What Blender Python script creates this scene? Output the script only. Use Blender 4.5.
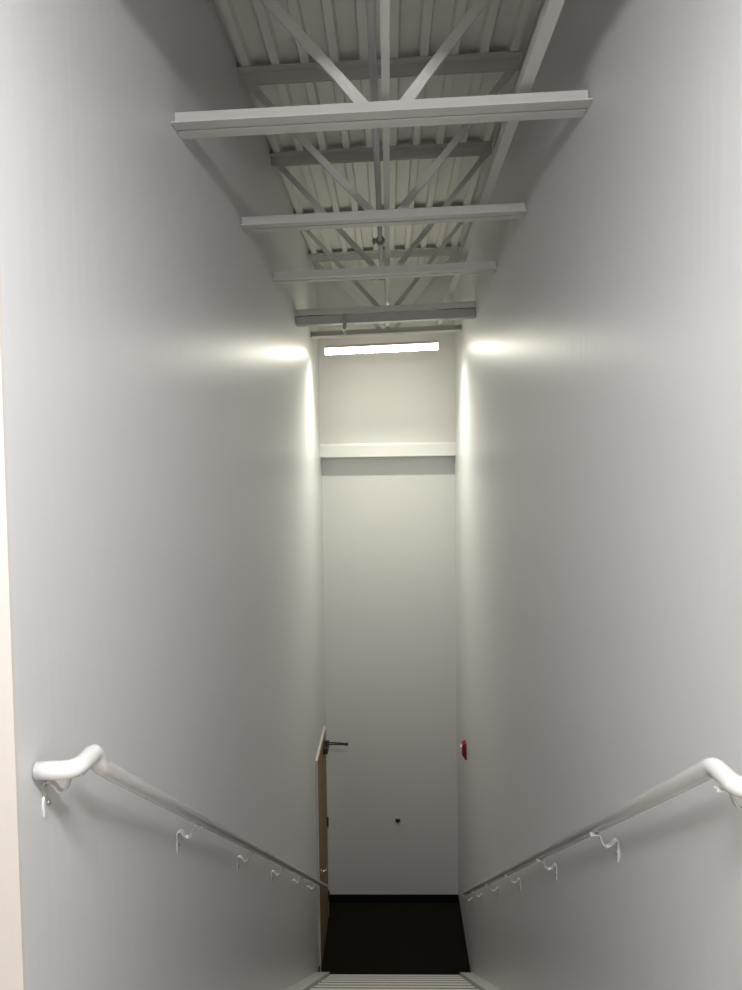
import bpy, bmesh, math
from mathutils import Vector, Matrix

# ---------------------------------------------------------------- constants
H = 5.34                       # camera height above the lower landing floor
XL, XR = -0.8013, 0.7681       # inner faces of the stair shaft walls
SL = 0.0287                    # roof slope across the shaft
YB, YU = 8.78, 8.62            # lower / upper (overhanging) back wall faces
YE = 1.53                      # plane where the upper hall ends and the shaft begins
RISE, TREAD, NST = 0.18, 0.2795, 21
YN = 7.25                      # bottom nosing
COL = bpy.context.scene.collection
for o in list(bpy.data.objects):
    bpy.data.objects.remove(o)

# ---------------------------------------------------------------- materials
def mat(name, col, rough=0.5, metal=0.0, spec=0.5, bump=None, var=0.0, vscale=3.0, coat=0.0):
    m = bpy.data.materials.new(name); m.use_nodes = True
    nt = m.node_tree; b = nt.nodes['Principled BSDF']
    b.inputs['Base Color'].default_value = (*col, 1)
    b.inputs['Roughness'].default_value = rough
    b.inputs['Metallic'].default_value = metal
    b.inputs['Specular IOR Level'].default_value = spec
    b.inputs['Coat Weight'].default_value = coat
    tc = nt.nodes.new('ShaderNodeTexCoord')
    if var:
        n = nt.nodes.new('ShaderNodeTexNoise'); n.inputs['Scale'].default_value = vscale
        n.inputs['Detail'].default_value = 4
        r = nt.nodes.new('ShaderNodeMapRange')
        r.inputs['To Min'].default_value = 1 - var; r.inputs['To Max'].default_value = 1 + var
        mx = nt.nodes.new('ShaderNodeVectorMath'); mx.operation = 'SCALE'
        mx.inputs[0].default_value = col
        nt.links.new(tc.outputs['Object'], n.inputs['Vector'])
        nt.links.new(n.outputs['Fac'], r.inputs['Value'])
        nt.links.new(r.outputs['Result'], mx.inputs['Scale'])
        nt.links.new(mx.outputs['Vector'], b.inputs['Base Color'])
    if bump:
        for (sc, strength, dist) in bump:
            mp = nt.nodes.new('ShaderNodeMapping'); mp.inputs['Scale'].default_value = sc
            n = nt.nodes.new('ShaderNodeTexNoise'); n.inputs['Scale'].default_value = 1.0
            n.inputs['Detail'].default_value = 3
            bp = nt.nodes.new('ShaderNodeBump'); bp.inputs['Strength'].default_value = strength
            bp.inputs['Distance'].default_value = dist
            nt.links.new(tc.outputs['Object'], mp.inputs['Vector'])
            nt.links.new(mp.outputs['Vector'], n.inputs['Vector'])
            nt.links.new(n.outputs['Fac'], bp.inputs['Height'])
            if b.inputs['Normal'].is_linked:
                nt.links.new(b.inputs['Normal'].links[0].from_socket, bp.inputs['Normal'])
            nt.links.new(bp.outputs['Normal'], b.inputs['Normal'])
    return m

def emit(name, col, strength):
    m = bpy.data.materials.new(name); m.use_nodes = True
    nt = m.node_tree; b = nt.nodes['Principled BSDF']
    b.inputs['Base Color'].default_value = (.8, .8, .8, 1)
    b.inputs['Emission Color'].default_value = (*col, 1)
    b.inputs['Emission Strength'].default_value = strength
    return m

WALLC = (0.69, 0.695, 0.685)
M = dict(
    wall=mat('wall_paint', WALLC, 0.38, spec=0.5, bump=[((1.5, 26.0, 0.5), 0.34, 0.004), ((160, 160, 160), 0.05, 0.001)]),
    back=mat('back_wall_paint', (0.70, 0.695, 0.67), 0.5, spec=0.35, bump=[((160, 160, 160), 0.05, 0.001)]),
    hall=mat('hall_paint_cream', (0.70, 0.655, 0.60), 0.5, spec=0.3),
    trim=mat('trim_paint', (0.76, 0.75, 0.72), 0.4),
    steel=mat('painted_steel', (0.60, 0.59, 0.55), 0.45, spec=0.45, var=0.04, vscale=9),
    beam=mat('shade_toned_steel', (0.36, 0.355, 0.335), 0.45, spec=0.4, var=0.04, vscale=9),  # darker than the other steel, standing in for shade on the beam
    deck=mat('painted_deck', (0.80, 0.78, 0.73), 0.5, spec=0.4, var=0.05, vscale=5),
    pipe=mat('painted_pipe', (0.42, 0.41, 0.40), 0.4, spec=0.5),  # pipe grey taken darker to imitate its backlit silhouette
    fitting=mat('backlit_fitting_paint', (0.30, 0.295, 0.28), 0.5),  # backlit shade put into the colour as a deeper grey
    chrome=mat('chrome', (0.75, 0.73, 0.70), 0.15, metal=1.0),
    satin=mat('satin_nickel', (0.62, 0.60, 0.57), 0.25, metal=1.0),
    bronze=mat('dark_bronze', (0.045, 0.038, 0.032), 0.4, metal=0.3),
    rail=mat('rail_white_enamel', (0.74, 0.735, 0.71), 0.2, spec=0.6, coat=0.3),
    carpet=mat('carpet_dark', (0.011, 0.009, 0.0055), 0.95, spec=0.1, var=0.35, vscale=14, bump=[((300, 300, 300), 0.4, 0.003)]),
    base=mat('black_vinyl_base', (0.006, 0.006, 0.006), 0.5, spec=0.3),
    tread=mat('tread_rubber', (0.22, 0.205, 0.185), 0.65, spec=0.3, var=0.04, vscale=20),
    nose=mat('nosing_rubber', (0.66, 0.63, 0.59), 0.5, spec=0.3),
    riser=mat('riser_rubber', (0.30, 0.285, 0.26), 0.6, spec=0.3),
    stringer=mat('stringer_paint', (0.60, 0.59, 0.55), 0.4),
    hfloor=mat('hall_floor_vinyl', (0.42, 0.40, 0.37), 0.6),
    frame=mat('door_frame_paint', (0.60, 0.57, 0.51), 0.4),
    red=mat('alarm_red', (0.22, 0.006, 0.009), 0.35),
    strobe=mat('strobe_lens', (0.78, 0.76, 0.75), 0.15),
    rubber=mat('bumper_rubber', (0.018, 0.017, 0.016), 0.35),
    housing=mat('fixture_housing', (0.55, 0.51, 0.48), 0.4),
    lens=emit('lit_lens', (1.0, 0.85, 0.64), 8.5),
    led=emit('lit_lens_bottom', (.985, 0.96, 0.85), 40.0),
    hlens=emit('hall_lit_lens', (0.955, 0.955, 1.0), 95.0),
    hled=emit('hall_lit_lens_bottom', (0.955, 0.955, 1.0), 208.0),
)
# wood veneer
m = bpy.data.materials.new('door_oak_veneer'); m.use_nodes = True
nt = m.node_tree; b = nt.nodes['Principled BSDF']; b.inputs['Roughness'].default_value = 0.55
b.inputs['Specular IOR Level'].default_value = 0.3
tc = nt.nodes.new('ShaderNodeTexCoord'); mp = nt.nodes.new('ShaderNodeMapping'); mp.inputs['Scale'].default_value = (18, 18, 1.2)
n = nt.nodes.new('ShaderNodeTexNoise'); n.inputs['Scale'].default_value = 2.0; n.inputs['Detail'].default_value = 6
r = nt.nodes.new('ShaderNodeValToRGB')
r.color_ramp.elements[0].position = 0.3; r.color_ramp.elements[0].color = (0.22, 0.125, 0.065, 1)
r.color_ramp.elements[1].position = 0.7; r.color_ramp.elements[1].color = (0.33, 0.20, 0.11, 1)
nt.links.new(tc.outputs['Object'], mp.inputs['Vector']); nt.links.new(mp.outputs['Vector'], n.inputs['Vector'])
nt.links.new(n.outputs['Fac'], r.inputs['Fac']); nt.links.new(r.outputs['Color'], b.inputs['Base Color'])
M['wood'] = m

# ---------------------------------------------------------------- mesh helpers
def box(bm, x0, x1, y0, y1, z0, z1, bev=0.0):
    vs = [bm.verts.new((x, y, z)) for x in (x0, x1) for y in (y0, y1) for z in (z0, z1)]
    fs = []
    for q in ((0, 1, 3, 2), (4, 6, 7, 5), (0, 4, 5, 1), (2, 3, 7, 6), (0, 2, 6, 4), (1, 5, 7, 3)):
        fs.append(bm.faces.new([vs[i] for i in q]))
    if bev:
        es = list({e for f in fs for e in f.edges})
        bmesh.ops.bevel(bm, geom=es, offset=bev, segments=2, affect='EDGES', profile=0.5)

def prism(bm, prof, axis, a0, a1):
    """Extrude a closed 2-D profile along an axis ('x': prof=(y,z), 'y': prof=(x,z), 'z': prof=(x,y))."""
    def P(p, a):
        return {'x': (a, p[0], p[1]), 'y': (p[0], a, p[1]), 'z': (p[0], p[1], a)}[axis]
    A = [bm.verts.new(P(p, a0)) for p in prof]; B = [bm.verts.new(P(p, a1)) for p in prof]
    k = len(prof)
    for i in range(k):
        bm.faces.new((A[i], A[(i + 1) % k], B[(i + 1) % k], B[i]))
    bm.faces.new(A[::-1]); bm.faces.new(B)

def tube(bm, pts, r, seg=20, cap=True):
    pts = [Vector(p) for p in pts]; rings = []
    k = len(pts)
    up = None
    for i, p in enumerate(pts):
        t = ((pts[i + 1] - p).normalized() if i < k - 1 else Vector()) + ((p - pts[i - 1]).normalized() if i else Vector())
        t.normalize()
        if up is None:
            up = t.orthogonal().normalized()
        u = (up - t * up.dot(t)).normalized(); up = u
        w = t.cross(u)
        rr = r[i] if isinstance(r, (list, tuple)) else r
        rings.append([bm.verts.new(p + (u * math.cos(2 * math.pi * j / seg) + w * math.sin(2 * math.pi * j / seg)) * rr) for j in range(seg)])
    for a, c in zip(rings, rings[1:]):
        for j in range(seg):
            f = bm.faces.new((a[j], a[(j + 1) % seg], c[(j + 1) % seg], c[j])); f.smooth = True
    if cap:
        bm.faces.new(rings[0][::-1]); bm.faces.new(rings[-1])

def fillet(pts, rad, n=8):
    """Round the inner corners of a polyline."""
    pts = [Vector(p) for p in pts]; out = [pts[0]]
    for i in range(1, len(pts) - 1):
        p, a, c = pts[i], (pts[i - 1] - pts[i]), (pts[i + 1] - pts[i])
        d = min(rad[i - 1] if isinstance(rad, tuple) else rad, a.length * 0.48, c.length * 0.48)
        s, e = p + a.normalized() * d, p + c.normalized() * d
        for j in range(n + 1):
            t = j / n
            out.append(s * (1 - t) ** 2 + p * 2 * t * (1 - t) + e * t * t)
    out.append(pts[-1]); return out

def strip(bm, prof, th, y0, y1):
    """Bent flat bar: offset an x-z polyline by th and extrude along y."""
    pr = [Vector((p[0], p[1])) for p in prof]; off = []
    for i, p in enumerate(pr):
        t = (pr[min(i + 1, len(pr) - 1)] - pr[max(i - 1, 0)]).normalized()
        off.append(p + Vector((-t.y, t.x)) * th)
    k = len(pr)
    V = [[[bm.verts.new((q.x, y, q.y)) for q in line] for line in (pr, off)] for y in (y0, y1)]
    for i in range(k - 1):
        bm.faces.new((V[0][0][i], V[1][0][i], V[1][0][i + 1], V[0][0][i + 1]))
        bm.faces.new((V[0][1][i], V[0][1][i + 1], V[1][1][i + 1], V[1][1][i]))
        bm.faces.new((V[0][0][i], V[0][0][i + 1], V[0][1][i + 1], V[0][1][i]))
        bm.faces.new((V[1][0][i], V[1][1][i], V[1][1][i + 1], V[1][0][i + 1]))
    for i in (0, k - 1):
        bm.faces.new((V[0][0][i], V[0][1][i], V[1][1][i], V[1][0][i]))

def obj(name, bm, m, parent=None, loc=None):
    bmesh.ops.recalc_face_normals(bm, faces=bm.faces)
    me = bpy.data.meshes.new(name); bm.to_mesh(me); bm.free()
    me.materials.append(m)
    o = bpy.data.objects.new(name, me); COL.objects.link(o)
    if parent: o.parent = parent
    if loc: o.location = loc
    return o

def thing(name, label, cat, loc=(0, 0, 0), group=None, rot=(0, 0, 0)):
    o = bpy.data.objects.new(name, None); COL.objects.link(o)
    o.empty_display_size = 0.1
    o.location = loc; o.rotation_euler = rot; o['label'] = label; o['category'] = cat
    if group: o['group'] = group
    return o

def tag(o, label, cat, group=None):
    o['label'] = label; o['category'] = cat
    if group: o['group'] = group
    return o

def struct(name, bm, m, label, cat, parent=None):
    o = obj(name, bm, m, parent)
    o['kind'] = 'structure'; o['label'] = label; o['category'] = cat
    return o

def BM(): return bmesh.new()
def B1(*a, **k):
    b = bmesh.new(); box(b, *a, **k); return b

def dup(root, loc):
    r = root.copy(); COL.objects.link(r); r.location = loc
    for ch in list(root.children):
        c = ch.copy(); COL.objects.link(c); c.parent = r
        for g in list(ch.children):
            d = g.copy(); COL.objects.link(d); d.parent = c
    return r

# ---------------------------------------------------------------- the setting
ZT = 2.17                       # underside of deck ribs at x = 0, relative to the camera
TOP = H + ZT + 0.14
struct('wall_left', B1(XL - .15, XL, YE + .012, YB + .15, 0, TOP), M['wall'], 'tall plain grey-white wall on the left of the stair, carrying the left handrail', 'wall')
struct('wall_right', B1(XR, XR + .15, 1.412, YB + .15, 0, TOP), M['wall'], 'tall plain grey-white wall on the right of the stair, with the red alarm', 'wall')
b = BM()
prism(b, [(YB, 0), (YB, H + .06), (YU, H + .06), (YU, TOP), (YB + .15, TOP), (YB + .15, 0)], 'x', XL, XR)
struct('wall_back', b, M['back'], 'end wall of the stair shaft with an overhanging upper half', 'wall')
# white board along the bottom edge of the overhang
b = BM(); prism(b, [(YU, H + .058), (YU - .02, H + .058), (YU - .02, H + .187), (YU - .012, H + .212), (YU, H + .214)], 'x', XL, XR)
struct('trim_1', b, M['trim'], 'flat white board along the lower edge of the overhanging end wall', 'trim')
struct('floor', B1(XL, XR, YN - .02, YB, -.08, 0), M['carpet'], 'near-black carpet of the lower landing', 'floor')
b = BM(); box(b, XL, XR, YB - .012, YB, 0, .10)
struct('baseboard_back', b, M['base'], 'black vinyl base along the foot of the end wall', 'baseboard')
struct('baseboard_right', B1(XR - .01, XR, YN + .01, YB - .012, 0, .10), M['base'], 'black vinyl base along the right side of the lower landing', 'baseboard')
b = BM(); box(b, XL, XL + .01, YN + .01, 7.497, 0, .10); box(b, XL, XL + .01, 8.523, YB - .012, 0, .10)
struct('baseboard_left', b, M['base'], 'short black vinyl bases on either side of the wooden door', 'baseboard')
# upper hall the picture is taken from
HF = H - 1.56
b = BM()
box(b, -3.0, XL, YE, YE + .012, HF - .2, H + 1.29); box(b, XR, 3.0, 1.40, 1.412, HF - .2, H + 1.29)
box(b, -3.0, 3.0, YE, YE + .012, H + 1.29, TOP)
struct('wall_front', b, M['hall'], 'bright cream hall wall whose edge shows at the far left, beside the stair opening', 'wall')
b = BM(); box(b, -3.0, 3.0, -1.9, YE, HF - .2, HF); box(b, XL, XR, YE, 1.60, HF - .2, HF)
struct('floor_upper', b, M['hfloor'], 'grey floor of the upper hall at the head of the stair', 'floor')
struct('ceiling_hall', B1(-3.0, 3.0, -1.9, YE, H + 1.29, H + 1.34), M['hall'], 'flat ceiling of the upper hall', 'ceiling')
b = BM(); box(b, -3.0, 3.0, -2.0, -1.9, HF - .2, TOP); box(b, -3.1, -3.0, -2.0, YE, HF - .2, TOP); box(b, 3.0, 3.1, -2.0, YE, HF - .2, TOP)
struct('wall_hall', b, M['hall'], 'cream walls of the upper hall behind the camera', 'wall')

# fluted roof deck, ribs running away from the camera
b = BM()
P, x0 = 0.1605, -0.749
xs = []
k = -1
prof = []
xa, xb = XL, XR
zr, zu = 0.0, 0.038
pts = [(xa, zu)]
for i in range(0, 10):
    c = x0 + i * P
    for (px, pz) in ((c - .033, zu), (c - .022, zr), (c + .022, zr), (c + .033, zu)):
        if xa < px < xb: pts.append((px, pz))
pts.append((xb, pts[-1][1])); pts += [(xb, .06), (xa, .06)]
prism(b, [(px, pz + SL * px) for px, pz in pts], 'y', YE + .012, YU)
o = struct('ceiling', b, M['deck'], 'fluted white metal roof deck above the stair joists', 'ceiling')
o.location = (0, 0, H + ZT)

# ---------------------------------------------------------------- staircase
st = thing('staircase', 'straight pale stair flight running down to the dark lower landing', 'stairs', (0, YN, 0))
SXL, SXR = -0.665, 0.640
SLOPE = RISE / TREAD
for s, (xa, xb) in enumerate(((XL + .002, SXL), (SXR, XR - .002))):
    b = BM()
    yt = 1.62 - YN
    n0 = RISE + .045            # stringer top above the bottom nosing
    prism(b, [(-.02 + .0, .001), (-.02, n0 - .02 * 0), (yt, n0 - yt * SLOPE), (yt, n0 - yt * SLOPE - .33), (-.55, .001)], 'x', xa, xb)
    obj('stringer', b, M['stringer'], st)
for i in range(NST - 1):
    z = (i + 1) * RISE; y = -i * TREAD
    b = BM()
    box(b, SXL + .001, SXR - .001, y - TREAD - .02, y, z - .03, z, bev=.004)
    t = obj('tread', b, M['tread'], st)
    b = BM(); box(b, SXL + .001, SXR - .001, y - .013, y + .004, z - .012, z + .003, bev=.001)
    obj('nosing', b, M['nose'], t)
for i in range(NST):
    y = -i * TREAD - .025
    obj('riser', B1(SXL + .001, SXR - .001, y - .02, y, i * RISE + (.001 if i == 0 else .003), (i + 1) * RISE - .03), M['riser'], st)

# ---------------------------------------------------------------- handrails
RTOP = {-1: (1.725, -.680), 1: (1.578, -.664)}     # far end and height of the level top run
def rail_z(side, y):
    return (-1.249 - .638 * (y - 2.57)) if side < 0 else (-1.602 - .646 * (y - 3.04))

def bracket_bm(side, y):
    """bent strap bracket: plate on the wall, dip, saddle under the pipe"""
    b = BM()
    w = XL if side < 0 else XR
    s = 1 if side < 0 else -1                    # direction away from the wall
    zr_ = H + (RTOP[side][1] if y < RTOP[side][0] else rail_z(side, y)) - .0215
    px, pz = [], []
    prof = [(.003, -.100), (.003, -.034), (.006, -.024), (.013, -.021), (.021, -.028), (.031, -.042), (.042, -.046), (.053, -.039), (.060, -.024), (.064, -.010), (.070, -.004), (.098, -.003)]
    strip(b, [(w + s * q[0], zr_ + q[1]) for q in prof], .005, y - .0085, y + .0085)
    # round wall plate with a domed edge
    seg = 20
    for (x0_, x1_, ra, rb) in ((0.0, .004, .014, .012),):
        A = [b.verts.new((w + s * x0_, y + ra * math.cos(6.2832 * j / seg), zr_ - .072 + 1.8 * ra * math.sin(6.2832 * j / seg))) for j in range(seg)]
        C = [b.verts.new((w + s * x1_, y + rb * math.cos(6.2832 * j / seg), zr_ - .072 + 1.8 * rb * math.sin(6.2832 * j / seg))) for j in range(seg)]
        for j in range(seg):
            b.faces.new((A[j], A[(j + 1) % seg], C[(j + 1) % seg], C[j]))
        b.faces.new(C)
    return b, (w + s * .008, y, zr_ - .070)

def screw_bm(c, s):
    b = BM()
    tube(b, [(c[0], c[1], c[2]), (c[0] + s * .003, c[1], c[2]), (c[0] + s * .005, c[1], c[2])], [.007, .007, .004], 12)
    return b

def handrail(side, xr, yl, ybot, brackets, label):
    w = XL if side < 0 else XR
    s = 1 if side < 0 else -1
    root = thing('handrail', label, 'handrail', (w, yl, H + RTOP[side][1]), 'white pipe handrails of the stair')
    inv = Matrix.Translation(-Vector(root.location))
    y0, z0 = RTOP[side]
    z0 += H
    pts = [(w + s * .004, yl, z0), (xr, yl, z0), (xr, y0, z0), (xr, y0 + .022, H + rail_z(side, y0 + .022)), (xr, ybot, H + rail_z(side, ybot))]
    # tight bend at the wall return, mitred elbow into the slope
    path = fillet(pts, (.045, .024, .024), 8)
    b = BM(); tube(b, path, .0208, 24)
    b.transform(inv); obj('rail_pipe', b, M['rail'], root)
    b = BM()
    tube(b, [(xr, ybot, H + rail_z(side, ybot)), (xr, ybot + .012, H + rail_z(side, ybot + .012)), (xr, ybot + .018, H + rail_z(side, ybot + .018))], [.0211, .019, .011], 24)
    b.transform(inv); obj('end_cap', b, M['rail'], root)
    for y in brackets:
        b, c = bracket_bm(side, y); b.transform(inv)
        o = obj('bracket', b, M['rail'], root)
        b = screw_bm(c, s); b.transform(inv); obj('screw', b, M['satin'], o)
    return root

handrail(-1, -.71, 1.615, 7.53, (1.655, 2.667, 3.69, 4.71, 5.66, 6.62), 'white pipe handrail on the left wall, sloping down to the wooden door')
handrail(1, .69, 1.475, 7.26, (1.535, 2.50, 3.44, 4.43, 5.37, 6.34, 7.16), 'white pipe handrail on the right wall, below the red alarm')

# ---------------------------------------------------------------- roof joists
ROT = (0, -math.atan(SL), 0)
ZC = 1.324
def joist(y, label, vert=False, ZC=ZC):
    root = thing('steel_joist', label, 'joist', (0, y, H + ZC), 'open web steel joists across the shaft', ROT)
    e = .003
    xa, xb = XL + e, XR - e
    T, Lg, g = .006, .063, .016
    b = BM()
    prism(b, [(0, 0), (Lg, 0), (Lg, Lg), (Lg - T, Lg), (Lg - T, T), (0, T)], 'x', xa, xb)
    q = Lg + g
    prism(b, [(q, 0), (q + Lg, 0), (q + Lg, T), (q + T, T), (q + T, Lg), (q, Lg)], 'x', xa, xb)
    # filler plates in the gap
    for fx in (-.60, -.07, .07, .60):
        box(b, fx - .02, fx + .02, Lg - .001, q + .001, .012, Lg - .008)
    obj('bottom_chord', b, M['steel'], root)
    hT = ZT - ZC - .001
    b = BM()
    prism(b, [(0, hT), (Lg, hT), (Lg, hT - Lg), (Lg - T, hT - Lg), (Lg - T, hT - T), (0, hT - T)], 'x', xa, xb)
    prism(b, [(q, hT), (q + Lg, hT), (q + Lg, hT - T), (q + T, hT - T), (q + T, hT - Lg), (q, hT - Lg)], 'x', xa, xb)
    obj('top_chord', b, M['steel'], root)
    # two web angles meeting at mid-span, ends crimped into the gap of the chords
    yc = Lg + g / 2
    for s in (-1, 1):
        p0, p1 = Vector((s * .055, yc, .030)), Vector((s * .755, yc, hT - .025))
        d = (p1 - p0); L = d.length; d.normalize()
        nrm = Vector((0, 1, 0)).cross(d) * s          # in the joist plane
        yv = Vector((0, 1, 0))
        b = BM(); rings = []
        for t, wd, dp in ((0, .021, .007), (.08, .021, .007), (.17, .017, .022), (L - .17, .017, .022), (L - .08, .021, .007), (L, .021, .007)):
            c = p0 + d * t
            th = min(.005, dp)
            # folded angle section: two legs spreading towards +-y, ridge at one side
            sec = [(-wd, -dp), (wd, -dp * .35), (wd, dp * .35), (-wd, dp), (-wd + th, dp - th * .6), (wd - th * 2, 0), (-wd + th, -dp + th * .6)]
            rings.append([b.verts.new(c + nrm * u + yv * v) for u, v in sec])
        k = 7
        for A, C in zip(rings, rings[1:]):
            for j in range(k):
                b.faces.new((A[j], A[(j + 1) % k], C[(j + 1) % k], C[j]))
        b.faces.new(rings[0][::-1]); b.faces.new(rings[-1])
        obj('web', b, M['steel'], root)
    if vert:
        obj('vertical_strut', B1(-.014, .014, yc - .007, yc + .007, .02, hT - .02), M['steel'], root)
    return root
joist(2.815, 'pale steel joist nearest the camera, widest bar across the top of the photo', ZC=1.298)
joist(4.105, 'steel joist second from the camera, behind the widest one')
joist(5.23, 'third steel joist from the camera, just before the one with the box beam below', ZC=1.306)
joist(6.52, 'fourth steel joist, right above the shade-darkened box beam with the sprinkler', ZC=1.303)
joist(7.737, 'farthest steel joist, carrying the lit strip light under it', True)

# box beam under the fourth joist
root = thing('box_beam', 'shade-darkened grey box beam hung just below the fourth joist, behind the sprinkler head', 'beam', (0, 6.52, H + 1.219), rot=ROT)
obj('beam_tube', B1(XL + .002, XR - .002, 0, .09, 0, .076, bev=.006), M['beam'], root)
for x in (-.55, .0, .5):
    obj('hanger_tab', B1(x - .02, x + .02, .07, .076, .073, .103), M['steel'], root)

# bridging angles lying on the bottom chords
def bridging(x, w, y0, y1, label):
    b = BM(); t = .004
    z = H + ZC + .064 + SL * x
    prism(b, [(x - w / 2, z), (x + w / 2, z), (x + w / 2, z + t), (x - w / 2 + t, z + t), (x - w / 2 + t, z + w), (x - w / 2, z + w)], 'y', y0, y1)
    tag(obj('bridging_angle', b, M['steel']), label, 'steel angle', 'steel angles lying along the joists')
bridging(.004, .030, YE + .02, 7.79, 'thin steel angle along the middle of the joists, right of the grey pipe')
bridging(.533, .046, YE + .02, 7.79, 'wide pale steel angle along the right side of the joists')

# sprinkler pipe with a coupling and an elbow end
root = thing('sprinkler_pipe', 'grey sprinkler pipe running along the middle above the joists', 'pipe', (-.045, YE + .02, H + 1.60))
y1 = 6.50 - YE
b = BM(); tube(b, fillet([(0, 0, 0), (0, y1, 0), (-.10, y1 + .05, -.005)], .04), .0168, 20)
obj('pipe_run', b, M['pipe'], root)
yc = 5.45 - YE
b = BM()
tube(b, [(0, yc - .04, 0), (0, yc - .034, 0), (0, yc - .034, 0), (0, yc + .034, 0), (0, yc + .04, 0)], [.018, .027, .030, .030, .018], 20)
box(b, -.058, -.024, yc - .022, yc + .022, -.012, .012, bev=.004); box(b, .024, .052, yc - .022, yc + .022, -.012, .012, bev=.004)
c = obj('coupling', b, M['fitting'], root)
for sx in (-.044, .040):
    b = BM(); tube(b, [(sx, yc, -.022), (sx, yc, .022)], .008, 10); obj('bolt', b, M['fitting'], c)
b = BM(); tube(b, [(0, y1 - .03, 0), (0, y1 + .012, 0)], .025, 20); box(b, -.03, .03, y1 - .012, y1 + .014, -.028, .028, bev=.008)
obj('end_fitting', b, M['fitting'], root)
# clevis rods tie the pipe to the deck
for yy in (3.55, 5.95):
    b = BM(); tube(b, [(0, yy - YE, .017), (0, yy - YE, ZT - 1.60 - .002)], .005, 10)
    tube(b, [(0, yy - YE - .012, 0), (0, yy - YE + .012, 0)], .0195, 18)
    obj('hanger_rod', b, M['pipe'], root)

# pendent sprinkler in front of the box beam
zx = H + 1.223 - SL * .374
root = thing('fire_sprinkler', 'small grey pendent sprinkler with a shiny tip in front of the box beam', 'sprinkler', (-.374, 6.528, zx))
b = BM(); tube(b, [(0, 0, .075), (0, 0, -.030), (0, 0, -.036), (0, 0, -.048)], [.0165, .0165, .021, .021], 16)
box(b, -.026, .026, -.004, .021, .034, .056, bev=.003)
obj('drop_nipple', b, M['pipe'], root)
b = BM()
tube(b, [(0, 0, -.048), (0, 0, -.058)], .012, 14)
for s in (-1, 1):
    tube(b, [(s * .011, 0, -.056), (s * .014, 0, -.072), (s * .004, 0, -.088)], .003, 8)
tube(b, [(0, 0, -.086), (0, 0, -.090), (0, 0, -.092)], [.005, .016, .015], 16)
obj('deflector', b, M['chrome'], root)
b = BM(); tube(b, [(0, 0, -.056), (0, 0, -.086)], .004, 8); obj('glass_bulb', b, M['chrome'], root)

# ---------------------------------------------------------------- strip lights
def strip_light(loc, label, lensmat, length, rot, drop, w=.075, h=.078, spread=None):
    root = thing('strip_light', label, 'light', loc, None, rot)
    L = length / 2
    b = BM()
    r_ = .022
    prof = [(-w / 2, h), (-w / 2, r_)] + [(-w / 2 + r_ - r_ * math.cos(a), r_ - r_ * math.sin(a)) for a in (math.pi / 8, math.pi / 4, math.pi * 3 / 8, math.pi / 2)]
    prof += [(-q[0], q[1]) for q in prof[::-1]]
    prism(b, prof, 'x', -L, L)
    o = obj('lens', b, lensmat[0], root); o.data.materials.append(lensmat[1])
    for p_ in o.data.polygons:                      # LED strip behind the bottom of the lens
        if p_.normal.z < -.5: p_.material_index = 1
    b = BM(); box(b, -L, L, -w / 2 - .004, w / 2 + .004, h, h + .028, bev=.003)
    if spread:                                      # added area lamp that strengthens the narrow down-light
        al = bpy.data.lights.new('strip_light_beam', 'AREA'); al.shape = 'RECTANGLE'; al.size = length - .04; al.size_y = w - .03
        al.energy, al.color = spread[0], spread[2]; al.spread = math.radians(spread[1])
        ao = bpy.data.objects.new('strip_light_beam', al); COL.objects.link(ao); ao.parent = root; ao.location = (0, 0, -.003)
    hs = obj('housing', b, M['housing'], root)
    for x in (-L + .06, -L + .30, L - .08):
        b = BM(); tube(b, [(x, 0, h + .028), (x, 0, h + .028 + drop)], .004, 8)
        box(b, x - .012, x + .012, -.012, .012, h + .028, h + .040)
        obj('hanger', b, M['fitting'], root)
    return root
strip_light((-.064, 7.72, H + 1.135 - SL * .064), 'glowing white strip light hanging under the farthest joist', (M['lens'], M['led']), 1.165, (math.radians(-12), ROT[1], 0), .0104, h=.050, spread=(29, 128, (.985, .96, .85)))
strip_light((0, .25, H + 1.06), 'strip light hanging from the upper hall ceiling, behind the camera', (M['hlens'], M['hled']), 1.22, (0, 0, 0), .122, w=.10)

# ---------------------------------------------------------------- door on the left of the lower landing
door = bpy.data.objects.new('door_1', None); COL.objects.link(door)
door['kind'] = 'structure'; door['label'] = 'closed brown wooden door in the left wall of the lower landing'; door['category'] = 'door'
door.location = (XL, 8.01, 0)
fx = .023
b = BM()
HT = H - 3.065
box(b, .0, fx, -.510, -.488, 0.001, HT, bev=.002); box(b, .0, fx, .480, .510, 0.001, HT, bev=.002); box(b, .0, fx, -.488, .480, HT - .03, HT, bev=.002)
f = obj('door_frame', b, M['frame'], door); f['label'] = 'pale painted metal frame'
lf = obj('door_leaf', B1(.0, .021, -.485, .477, .010, HT - .033, bev=.0015), M['wood'], door)
for z in (.26, 1.14, 2.02):
    b = BM(); tube(b, [(fx + .007, .4785, z - .058), (fx + .007, .4785, z + .058)], .0095, 12)
    box(b, .020, .023, .445, .478, z - .055, z + .055); box(b, .022, .025, .479, .505, z - .055, z + .055)
    hg = obj('hinge', b, M['bronze'], door); hg['label'] = 'dark metal hinge'
# lever handle with rose
zl = 1.045
b = BM(); tube(b, [(.022, -.395, zl), (.030, -.395, zl), (.033, -.395, zl)], [.027, .027, .022], 20)
lv = obj('door_handle', b, M['chrome'], door); lv['label'] = 'satin metal lever handle'
b = BM(); tube(b, fillet([(.030, -.395, zl), (.075, -.395, zl), (.078, -.275, zl)], .02, 6), .0095, 14)
obj('lever', b, M['chrome'], lv)
b = BM(); tube(b, [(.022, -.395, zl - .13), (.031, -.395, zl - .13), (.034, -.395, zl - .13)], [.022, .022, .012], 18)
obj('lock_cylinder', b, M['bronze'], door)
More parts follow.
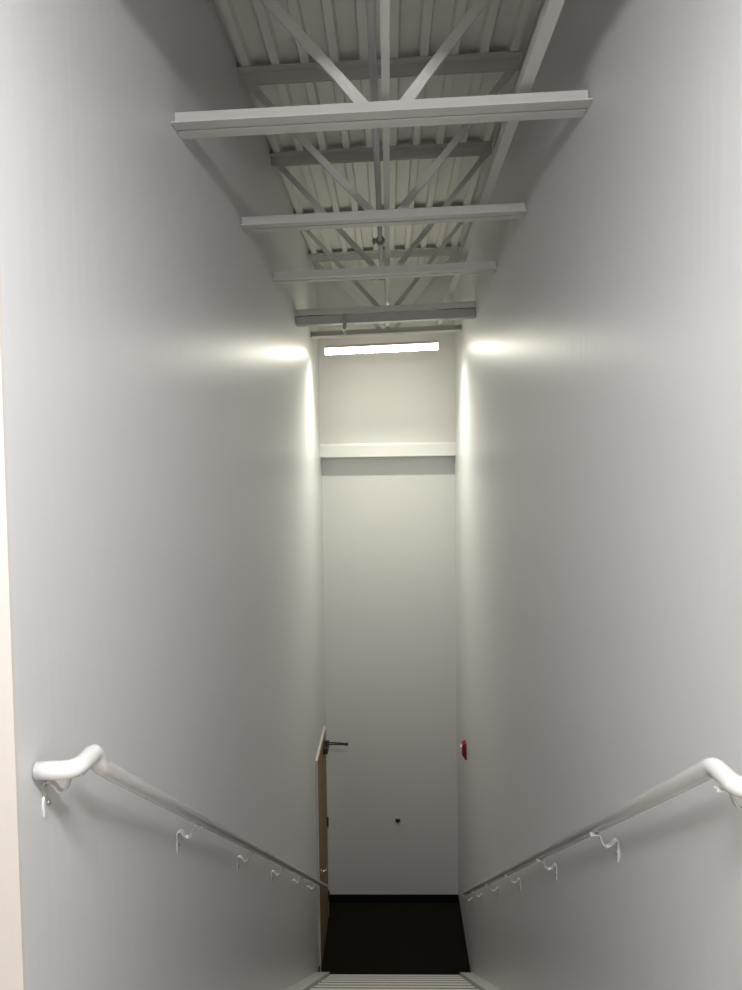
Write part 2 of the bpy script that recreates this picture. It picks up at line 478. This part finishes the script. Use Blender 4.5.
# closer: body on the leaf, elbow arm folded out
zc = HT - .145
b = BM(); box(b, .022, .075, .10, .36, zc - .035, zc + .03, bev=.006)
cl = obj('door_closer', b, M['bronze'], door); cl['label'] = 'dark door closer body'
b = BM()
zz = zc + .042
tube(b, [(.050, .20, zc + .028), (.050, .20, zz + .008)], .012, 12)
def bar(b, p, q, w, h):
    p, q = Vector(p), Vector(q); d = (q - p).normalized(); n_ = Vector((0, 0, 1)).cross(d) * w
    vs = [b.verts.new(c + n_ * s + Vector((0, 0, t))) for c in (p, q) for s in (-1, 1) for t in (-h, h)]
    for f_ in ((0, 1, 3, 2), (4, 6, 7, 5), (0, 4, 5, 1), (2, 3, 7, 6), (0, 2, 6, 4), (1, 5, 7, 3)):
        b.faces.new([vs[i] for i in f_])
bar(b, (.050, .20, zz), (.285, .190, zz), .011, .004)
tube(b, [(.285, .185, zz - .010), (.285, .185, zz + .020)], .013, 12)
bar(b, (.285, .185, zz + .012), (.034, .235, zz + .012), .009, .004)
box(b, .027, .050, .225, .255, zz + .004, zz + .020)
obj('closer_arm', b, M['bronze'], cl)

# ---------------------------------------------------------------- alarm and door stop
root = thing('fire_alarm', 'small red fire alarm horn with clear strobe high on the right wall', 'alarm', (XR, 7.71, H - 3.04))
b = BM(); box(b, -.022, .002, -.062, .062, -.085, .085, bev=.006); obj('back_box', b, M['red'], root)
b = BM()
prism(b, [(-.022, -.070), (-.040, -.052), (-.044, .02), (-.044, .064), (-.030, .078), (-.022, .078)], 'y', -.052, .052)
fc = obj('horn_face', b, M['red'], root)
b = BM()
prism(b, [(-.043, .000), (-.058, .010), (-.058, .040), (-.043, .052)], 'y', -.034, .034)
ln = obj('strobe_lens', b, M['strobe'], root); ln['label'] = 'clear strobe window'
b = BM()
for kz in range(4):
    box(b, -.0445, -.038, -.03, .03, -.045 + kz * .010, -.041 + kz * .010)
obj('grille', b, M['red'], fc)

root = thing('door_stop', 'small dark round wall bumper in the middle of the end wall', 'door stop', (.05, YB, H - 4.32))
b = BM(); tube(b, [(0, 0, 0), (0, -.010, 0), (0, -.014, 0)], [.033, .033, .027], 24); o = obj('metal_cup', b, M['satin'], root); o['label'] = 'metal cup'
b = BM(); tube(b, [(0, -.012, 0), (0, -.022, 0), (0, -.030, 0), (0, -.034, 0)], [.026, .026, .020, .010], 24); obj('rubber_bumper', b, M['rubber'], root)

# ---------------------------------------------------------------- camera
PITCH, YAW, ROLL, F = -.0447, .0252, .0139, 743.0
cam = bpy.data.cameras.new('camera'); co = bpy.data.objects.new('camera', cam); COL.objects.link(co)
cy, sy, cp, sp = math.cos(YAW), math.sin(YAW), math.cos(PITCH), math.sin(PITCH)
R0 = Vector((cy, sy, 0)); FW = Vector((-sy * cp, cy * cp, sp)); UP = Vector((sy * sp, -cy * sp, cp))
cr, sr = math.cos(ROLL), math.sin(ROLL)
# image x = right*cr - up*sr ... rolled so that verticals lean as in the photo
RX = R0 * cr - UP * sr
UY = R0 * sr + UP * cr
mtx = Matrix((( RX.x, UY.x, -FW.x, 0), (RX.y, UY.y, -FW.y, 0), (RX.z, UY.z, -FW.z, H), (0, 0, 0, 1)))
co.matrix_world = mtx
cam.sensor_fit = 'HORIZONTAL'; cam.sensor_width = 36.0; cam.lens = 36.0 * F / 742.0
cam.clip_start = .05; cam.clip_end = 60
sc = bpy.context.scene
sc.camera = co

# ---------------------------------------------------------------- world and view
w = bpy.data.worlds.new('world'); sc.world = w; w.use_nodes = True
w.node_tree.nodes['Background'].inputs['Color'].default_value = (0.5, 0.5, 0.52, 1)
w.node_tree.nodes['Background'].inputs['Strength'].default_value = 0.0
sc.view_settings.view_transform = 'Standard'; sc.view_settings.look = 'None'
sc.view_settings.gamma = 1.0; sc.view_settings.exposure = 0.0
sc.view_settings.use_curve_mapping = False
